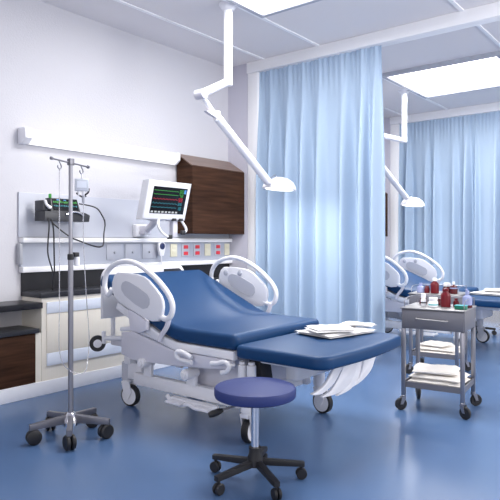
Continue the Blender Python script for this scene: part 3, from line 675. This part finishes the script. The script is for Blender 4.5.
    for side in (0, 1):
        X = 2.80 if side == 0 else 4.012
        q = lambda p, dx=0.0: Vector((X + dx, onX(p[0], p[1], 2.80)[1], onX(p[0], p[1], 2.80)[2]))
        rl = None
        b = N(); b.prism([q(p, -0.016) for p in PAN], (0.032, 0, 0), bev=0.009, seg=3); rl = b.build('side_rail', M['white'], t)
        for dx in ((-0.0205, 0.0162) if True else ()):
            b = N(); b.prism([q(p, dx) for p in INS], (0.0043, 0, 0)); b.build('inset', M['lgrey'], rl)
        if True:
            for (ux, uy) in ((121, 277), (135.5, 277.5)):
                c = q((ux, uy)); sx = 1 if side == 0 else -1
                if side == 1: N().lathe([(0.026, 0), (0.026, 0.004), (0.02, 0.007), (0.0, 0.007)], c + Vector((-0.0165, 0, -0.018)), (-1, 0, 0), seg=18).build('button', M['lgrey'], rl)
        N().tube([q(p) for p in TUB], 0.020, smooth=4, seg=12).build('rail_tube', M['white'], rl)
        N().tube([q(p, (0.012 if side == 0 else -0.012)) for p in SUP], 0.018, smooth=4, seg=10).build('support_arm', M['offwhite'], rl)
        sx = 0.0 if side == 0 else 0.0
        b = N(); b.prism([q(p, -0.010) for p in [(128.5, 309.2), (137, 313.5), (147, 321), (147, 330), (140, 333), (131, 330)]], (0.035 if side == 0 else -0.015, 0, 0), bev=0.004); b.build('hinge_block', M['offwhite'], rl)
    # --- foot shroud of three curved fins
    def fin(px, Y, k):
        P_ = []
        for (a, c) in px:
            r = rays(a, c); q = (Y - k * 3.4) / (r.y - k * r.x); P_.append(r * q + Vector((0, 0, 1.3)))
        P_ = catmull(P_, 4, True)
        for v in P_: v.z = min(v.z, 0.513)
        b = N(); b.prism(P_, (0.004, 0.022, 0), bev=0.006); b.build('foot_fin', M['white'], t)
    fin([(312.5, 395), (319, 390.5), (326, 384), (333, 371), (338, 357), (350, 356), (343, 367), (338, 377), (332.5, 385.5), (322, 394)], 1.90, 0.12)
    fin([(322, 397.5), (331, 391), (338, 380), (343, 368), (346, 356), (361, 354), (358, 364), (355.5, 373), (349, 385), (338, 393.5)], 1.97, 0.0)
    fin([(337, 396), (346, 388), (352, 378), (355, 368), (357, 355), (368, 353), (365.5, 362), (363, 370), (358, 381), (349, 390.5)], 2.04, -0.15)
    fin([(350, 388), (358, 380), (362, 371), (364, 362), (366, 352), (378, 350), (375, 359.5), (372, 368.5), (366, 377), (358, 384)], 2.10, -0.35)
    return t
bed = make_bed()
bed2 = dup(bed, (3.90, 0, 0), 'white adjustable hospital bed with blue mattress in the far bay, behind the trolleys')

# ------------------------------------------------------------------ stool
def make_stool(x, y, label):
    o = (x, y, 0); t = thing('round_stool', o, label, 'stool', 'round stools')
    R = 0.222
    MB(o).lathe([(0.0, 0.452), (R - 0.02, 0.452), (R - 0.004, 0.460), (R, 0.472), (R, 0.500), (R - 0.006, 0.511), (R - 0.022, 0.517), (0.0, 0.519)], o, seg=48).build('seat', M['seat'], t)
    MB(o).lathe([(0.0, 0.436), (0.10, 0.436), (0.10, 0.4515), (0.0, 0.4515)], o).build('seat_plate', M['steeldark'], t)
    MB(o).cyl((x, y, 0.17), (x, y, 0.4355), 0.022, seg=18).build('post', M['chrome'], t)
    MB(o).lathe([(0.0, 0.085), (0.045, 0.085), (0.045, 0.12), (0.034, 0.15), (0.034, 0.185), (0.0, 0.185)], o).build('hub', M['rubber'], t)
    d = Vector((-vy, vx, 0)) * 0.97 + Vector((-vx, -vy, 0)) * 0.25; d.normalize()
    p = Vector((x, y, 0.43)); b = MB(o); b.tube([p + d * 0.03, p + d * 0.12 + Vector((0, 0, -0.018)), p + d * 0.19 + Vector((0, 0, -0.036))], 0.006, seg=8); lv = b.build('lever', M['steel'], t)
    MB(o).tube([p + d * 0.178 + Vector((0, 0, -0.034)), p + d * 0.20 + Vector((0, 0, -0.039)), p + d * 0.235 + Vector((0, 0, -0.050)), p + d * 0.255 + Vector((0, 0, -0.055))], [0.010, 0.017, 0.019, 0.014], seg=12).build('lever_knob', M['rubber'], lv)
    for k in range(5):
        a = math.radians(-45 + 72 * k); d = Vector((math.cos(a), math.sin(a), 0)); s = Vector((-d.y, d.x, 0)); c = Vector((x, y, 0))
        b = MB(o); b.prism([c + d * 0.04 + s * 0.022 + Vector((0, 0, 0.085)), c + d * 0.27 + s * 0.014 + Vector((0, 0, 0.070)), c + d * 0.27 + s * 0.014 + Vector((0, 0, 0.095)), c + d * 0.04 + s * 0.022 + Vector((0, 0, 0.120))], -s * 0.036, bev=0.004); lg = b.build('leg', M['rubber'], t)
        b = MB(o); w = c + d * 0.255 + Vector((0, 0, 0.030)); ax = s
        for sg in (-1, 1): b.lathe([(0.0, -0.008), (0.027, -0.008), (0.030, -0.003), (0.030, 0.004), (0.025, 0.008), (0, 0.008)], w + ax * sg * 0.012, ax, seg=18)
        b.cyl(w + Vector((0, 0, 0.0)), w + Vector((0, 0, 0.040)), 0.008, seg=10); b.build('caster', M['rubber'], lg)
    return t
stool = make_stool(2.484, 1.945, 'round indigo padded stool in the foreground beside the nearer bed')
st2 = dup(stool, (8.28 - 2.484, 2.60 - 1.945, 0), 'second stool behind the far bed, only its black base arm and caster showing')
st2.rotation_euler = (0, 0, math.radians(-16))

# ------------------------------------------------------------------ trolleys
def make_trolley(label):
    x0, x1, y0, y1 = 4.255, 4.675, 1.443, 1.911; o = ((x0 + x1) / 2, (y0 + y1) / 2, 0)
    t = thing('instrument_trolley', o, label, 'trolley', 'steel trolleys')
    N = lambda: MB(o)
    N().box((x0 + 0.012, y0, 0.630), (x1, y1, 0.780), bev=0.004).build('housing', M['drawer'], t)
    d = N().box((x0, y0 + 0.008, 0.634), (x0 + 0.0115, y1 - 0.008, 0.774), bev=0.003).build('drawer', M['drawer'], t)
    b = N(); b.tube([(x0 - 0.001, 1.795, 0.712), (x0 - 0.022, 1.785, 0.712), (x0 - 0.022, 1.572, 0.705), (x0 - 0.001, 1.562, 0.705)], 0.006, seg=10); tag(b.build('handle', M['tray'], d), 'pale bar handle')
    b = N(); b.box((x0 - 0.006, y0 - 0.006, 0.7805), (x1 + 0.004, y1 + 0.006, 0.790), bev=0.003); b.build('top_tray', M['tray'], t)
    # low end rails of wire
    for y in (y0 + 0.012, y1 - 0.012):
        b = N(); b.tube([(x0 + 0.05, y, 0.7905), (x0 + 0.06, y, 0.838), (x0 + 0.12, y, 0.856), (x1 - 0.03, y, 0.856), (x1 - 0.012, y, 0.846), (x1 - 0.012, y, 0.7905)], 0.0035, smooth=4, seg=8); b.build('end_rail', M['steel'], t)
    b = N(); b.tube([(x1 - 0.012, y0 + 0.02, 0.852), (x1 - 0.012, y1 - 0.02, 0.852)], 0.0035, seg=8); b.build('back_rail', M['steel'], t)
    # lower shelf
    b = N(); b.box((x0 + 0.02, y0 + 0.02, 0.196), (x1 - 0.02, y1 - 0.02, 0.206)); b.box((x0 + 0.008, y0 + 0.03, 0.180), (x0 + 0.0195, y1 - 0.03, 0.222)); b.box((x1 - 0.0195, y0 + 0.03, 0.180), (x1 - 0.008, y1 - 0.03, 0.222)); b.box((x0 + 0.03, y0 + 0.008, 0.180), (x1 - 0.03, y0 + 0.0195, 0.222)); b.box((x0 + 0.03, y1 - 0.0195, 0.180), (x1 - 0.03, y1 - 0.008, 0.222)); b.build('shelf', M['drawer'], t)
    for i, (x, y) in enumerate(((x0 + 0.016, y0 + 0.016), (x1 - 0.016, y0 + 0.016), (x0 + 0.016, y1 - 0.016), (x1 - 0.016, y1 - 0.016))):
        lg = N().box((x - 0.015, y - 0.015, 0.115), (x + 0.015, y + 0.015, 0.6295), bev=0.004).build('leg', M['steel'], t)
        a = math.radians((-115, -51, 129, 205)[i]); dd = Vector((math.cos(a), math.sin(a), 0)); ax = Vector((-dd.y, dd.x, 0)); wc = Vector((x, y, 0.047)) + dd * 0.022
        b = N(); b.cyl((x, y, 0.098), (x, y, 0.1148), 0.018, m=M['steel'], seg=14)
        for sg in (-1, 1): b.prism([Vector((x, y, 0.10)) - dd * 0.014 + ax * (0.020 * sg) - ax * 0.002, Vector((x, y, 0.10)) + dd * 0.020 + ax * (0.020 * sg) - ax * 0.002, wc + dd * 0.010 + ax * (0.020 * sg) - ax * 0.002, wc - dd * 0.010 + ax * (0.020 * sg) - ax * 0.002], ax * 0.004, m=M['steel'])
        c = b.build('caster', None, lg)
        w = MB(o); w.lathe([(0.0, -0.015), (0.02, -0.015), (0.022, -0.012), (0.042, -0.012), (0.047, -0.006), (0.047, 0.006), (0.042, 0.012), (0.022, 0.012), (0.02, 0.015), (0, 0.015)], wc, ax, seg=24); wo = w.build('wheel', M['rubber'], lg)
    return t
TA = math.radians(6.7)
tr1 = make_trolley('grey steel drawer trolley in front, nearer of the two, loaded with bottles')
tr1.rotation_euler = (0, 0, TA)
tr2 = dup(tr1, (1.20, 0.455, 0), 'second grey steel trolley standing directly behind the nearer trolley')

# bottles -----------------------------------------------------------
TZ = 0.7908
def bottle(x, y, h, r, body, cap, label, name='medicine_bottle', cat='bottle', lab=None, neck=0.45, capm=0.22, group='bottles on the nearer trolley', spray=False, cap_r=None):
    o = (x, y, TZ); t = thing(name, o, label, cat, group)
    hb_ = h * (1 - capm); cr = cap_r or r * neck
    MB(o).lathe([(0.0, 0), (r * 0.92, 0), (r, h * 0.03), (r, hb_ * 0.70), (r * 0.92, hb_ * 0.80), (cr * 0.9, hb_ * 0.95), (cr * 0.85, hb_)], o, seg=24).build('body', M[body], t)
    c = MB(o).lathe([(0, hb_ + 0.0003), (cr, hb_ + 0.0003), (cr, h * 0.97), (cr * 0.85, h), (0, h)], o, seg=20)
    if spray:
        c.tube([(x, y, TZ + h * 0.97), (x, y, TZ + h * 1.06), (x - 0.02, y + 0.01, TZ + h * 1.07)], 0.006, seg=8)
    c.build('cap', M[cap], t)
    if lab:
        m_, a, b_ = lab
        MB(o).lathe([(r * 1.001, hb_ * a), (r * 1.02, hb_ * a), (r * 1.02, hb_ * b_), (r * 1.001, hb_ * b_)], o, seg=24).build('wrap_label', M[m_], t)
    return t
bottle(4.40, 1.775, 0.100, 0.020, 'white', 'white', 'slim white bottle with dark band at the front left of the tray', lab=('dark', 0.36, 0.52), neck=0.85, capm=0.34)
bottle(4.41, 1.700, 0.074, 0.036, 'white', 'white', 'wide white jar with teal band at the front of the tray', name='medicine_jar', cat='jar', lab=('teal', 0.25, 0.42), neck=0.92, capm=0.28)
bottle(4.53, 1.830, 0.055, 0.030, 'darkred', 'darkred', 'short dark red jar behind the slim white bottle', name='medicine_jar', cat='jar', neck=0.9, capm=0.25)
bottle(4.54, 1.690, 0.055, 0.030, 'darkred', 'darkred', 'short dark red jar behind the wide white jar', name='medicine_jar', cat='jar', neck=0.9, capm=0.25)
bottle(4.46, 1.622, 0.142, 0.038, 'red', 'red', 'large red bottle, tallest on the nearer tray', neck=0.62, capm=0.14)
bottle(4.50, 1.555, 0.068, 0.022, 'red', 'red', 'small red bottle right of the large red bottle', neck=0.6, capm=0.2)
bottle(4.50, 1.470, 0.130, 0.036, 'lilac', 'lilac', 'translucent lilac pump bottle with red base at the right of the tray', lab=('darkred', 0.02, 0.22), neck=0.40, capm=0.2, spray=True)
o = (4.375, 1.475, TZ); t = thing('medicine_tub', o, 'small flat green tub at the right front of the nearer tray', 'tub')
MB(o).box((4.345, 1.435, TZ), (4.405, 1.515, TZ + 0.026), bev=0.004).build('tub', M['green'], t)
MB(o).box((4.343, 1.433, TZ + 0.0262), (4.407, 1.517, TZ + 0.031), bev=0.002).build('lid', M['teal'], t)
g2 = 'bottles on the second trolley'
bottle(5.56, 2.270, 0.095, 0.038, 'lilac', 'lilac', 'translucent lilac bottle at the left of the second trolley', group=g2, neck=0.45, capm=0.25)
bottle(5.56, 2.205, 0.070, 0.026, 'red', 'red', 'small red bottle between lilac and white-capped bottles on second trolley', group=g2, neck=0.8, capm=0.2)
bottle(5.56, 2.130, 0.150, 0.040, 'red', 'white', 'tall red bottle with white cap on the second trolley, left of centre', group=g2, neck=0.5, capm=0.20)
bottle(5.66, 2.045, 0.100, 0.042, 'darkred', 'white', 'wide dark red bottle with broad white cap behind the large red bottle', group=g2, neck=0.8, capm=0.34)
bottle(5.62, 1.965, 0.118, 0.036, 'darkred', 'white', 'dark red bottle with clear neck and white cap, rightmost on second trolley', group=g2, neck=0.34, capm=0.24, lab=('lilac', 0.55, 0.68))

# ------------------------------------------------------------------ towels
def towel(x, y, z, lx, ly, h, rot, label, m='towel', layers=3, seed=1, group=None, corner=None):
    """folded cloth: stacked soft layers with rounded fold edges and slight waves"""
    o = (x, y, z); b = MB(o); R = Matrix.Rotation(rot, 3, 'Z'); rng = random.Random(seed); th = h / layers
    for k in range(layers):
        ox, oy = rng.uniform(-0.012, 0.012), rng.uniform(-0.012, 0.012); sx = lx / 2 * rng.uniform(0.93, 1.0); sy = ly / 2 * rng.uniform(0.93, 1.0)
        nu, nv = 16, 12; top = []; bot = []
        for i in range(nu + 1):
            rt = []; rb = []
            for j in range(nv + 1):
                u = i / nu * 2 - 1; v = j / nv * 2 - 1
                e = min(1, (1 - max(abs(u), abs(v))) / 0.10); rd = math.sqrt(max(0, 1 - (1 - e) ** 2))
                w = 0.0045 * noise.noise(Vector((u * 2.2, v * 2.2, seed * 3.1))) * (k + 1) + 0.15 * th * noise.noise(Vector((u * 5, v * 5, seed + k)))
                w2 = 0.012 * noise.noise(Vector((u * 1.3, v * 1.3, seed * 1.7 + k * 0.2)))
                px_ = u * sx + ox + w2; py_ = v * sy + oy + w2
                zb = th * k; mid = zb + th * 0.5
                if corner and k == layers - 1: pass
                zt = mid + th * 0.48 * rd + w * (0.3 + 0.7 * e); zbm = mid - th * 0.48 * rd + (w * (0.3 + 0.7 * e) if k else 0)
                if k == 0: zbm = max(zbm, 0.0004)
                rt.append(b.bm.verts.new(Vector(o) + R @ Vector((px_, py_, max(zt, 0.001))))); rb.append(b.bm.verts.new(Vector(o) + R @ Vector((px_, py_, max(zbm, 0.0004)))))
            top.append(rt); bot.append(rb)
        for i in range(nu):
            for j in range(nv):
                b.bm.faces.new((top[i][j], top[i + 1][j], top[i + 1][j + 1], top[i][j + 1])); b.bm.faces.new((bot[i][j], bot[i][j + 1], bot[i + 1][j + 1], bot[i + 1][j]))
        bd = [(i, 0) for i in range(nu)] + [(nu, j) for j in range(nv)] + [(i, nv) for i in range(nu, 0, -1)] + [(0, j) for j in range(nv, 0, -1)]
        for q in range(len(bd)):
            a, c = bd[q], bd[(q + 1) % len(bd)]
            b.bm.faces.new((top[a[0]][a[1]], bot[a[0]][a[1]], bot[c[0]][c[1]], top[c[0]][c[1]]))
    return tag(b.build('folded_towel', M[m], smooth=60), label, 'towel', group)
MZ = 0.6425
gt = 'towels on the nearer bed'
towel(3.61, 2.10, MZ, 0.50, 0.36, 0.030, math.radians(-12), 'largest white folded towel, at the bottom of the pile on the nearer bed', seed=2, layers=2, group=gt)
towel(3.50, 2.08, MZ + 0.038, 0.30, 0.25, 0.026, math.radians(-36), 'white folded towel lying askew on top of the pile on the nearer bed', seed=5, layers=2, group=gt)
towel(3.845, 2.05, MZ + 0.038, 0.13, 0.24, 0.018, math.radians(12), 'small white folded towel on top at the right of the pile on the nearer bed', seed=9, layers=2, group=gt)
DX = 3.90
gb = 'towels on the far bed'
towel(3.58 + DX, 2.09, MZ, 0.50, 0.46, 0.034, math.radians(-10), 'large white folded towel lying on the foot of the far bed', seed=21, layers=2, group=gb)
towel(3.60 + DX, 2.08, MZ + 0.043, 0.36, 0.30, 0.022, math.radians(14), 'smaller white folded towel on top of the pile on the far bed', seed=24, layers=2, group=gb)
SZ = 0.2065
gs = 'towels on the trolley shelves'
towel(4.46, 1.677, SZ, 0.335, 0.400, 0.070, TA, 'thick cream towel lying at the bottom of the nearer trolley shelf', m='creamtowel', layers=2, seed=31, group=gs)
towel(4.45, 1.69, SZ + 0.079, 0.29, 0.34, 0.030, math.radians(16), 'cream folded towel on top of another on the nearer trolley shelf', m='creamtowel', layers=1, seed=34, group=gs)
towel(4.46 + 1.20, 2.132, SZ, 0.33, 0.39, 0.055, TA, 'thick cream towel lying on the lower shelf of the second trolley', m='creamtowel', layers=2, seed=37, group=gs)
towel(4.455 + 1.20, 2.15, SZ + 0.064, 0.25, 0.27, 0.024, math.radians(-8), 'thin cream towel topmost on the lower shelf of the second trolley', m='creamtowel', layers=1, seed=39, group=gs)

# ------------------------------------------------------------------ light
w = bpy.data.worlds.new('world'); bpy.context.scene.world = w; w.use_nodes = True
bg = w.node_tree.nodes['Background']; bg.inputs[0].default_value = (1.0, 0.98, 1.0, 1); bg.inputs[1].default_value = 0.95
def area(name, loc, rot, sx, sy, e, col=(1, 1, 1)):
    l = bpy.data.lights.new(name, 'AREA'); l.shape = 'RECTANGLE'; l.size = sx; l.size_y = sy; l.energy = e; l.color = col
    ob = bpy.data.objects.new(name, l); C.objects.link(ob); ob.location = loc; ob.rotation_euler = rot; return ob
area('bay_light', (3.66, 2.62, ZC - 0.06), (0, 0, 0), 1.4, 1.4, 75, (1, 0.985, 0.97))
area('added_side_fill', (-1.9, 1.0, 1.9), (0, math.radians(-90), 0), 2.4, 3.6, 62, (1, 0.985, 0.99))  # added fill without a fixture, brightens the left-facing sides
area('added_front_key', (4.6, -1.5, 2.3), (math.radians(78), 0, 0), 1.6, 1.2, 95, (1, 0.985, 0.99))  # added key without a fixture, gives the curtain folds directional shading
area('bay_light_far', (7.64, 2.62, ZC - 0.06), (0, 0, 0), 1.4, 1.4, 85, (1, 0.985, 0.97))

sc = bpy.context.scene
sc.view_settings.view_transform = 'Standard'; sc.view_settings.look = 'None'; sc.view_settings.exposure = 0.10
sc.cycles.use_denoising = True
sc.cycles.max_bounces = 8
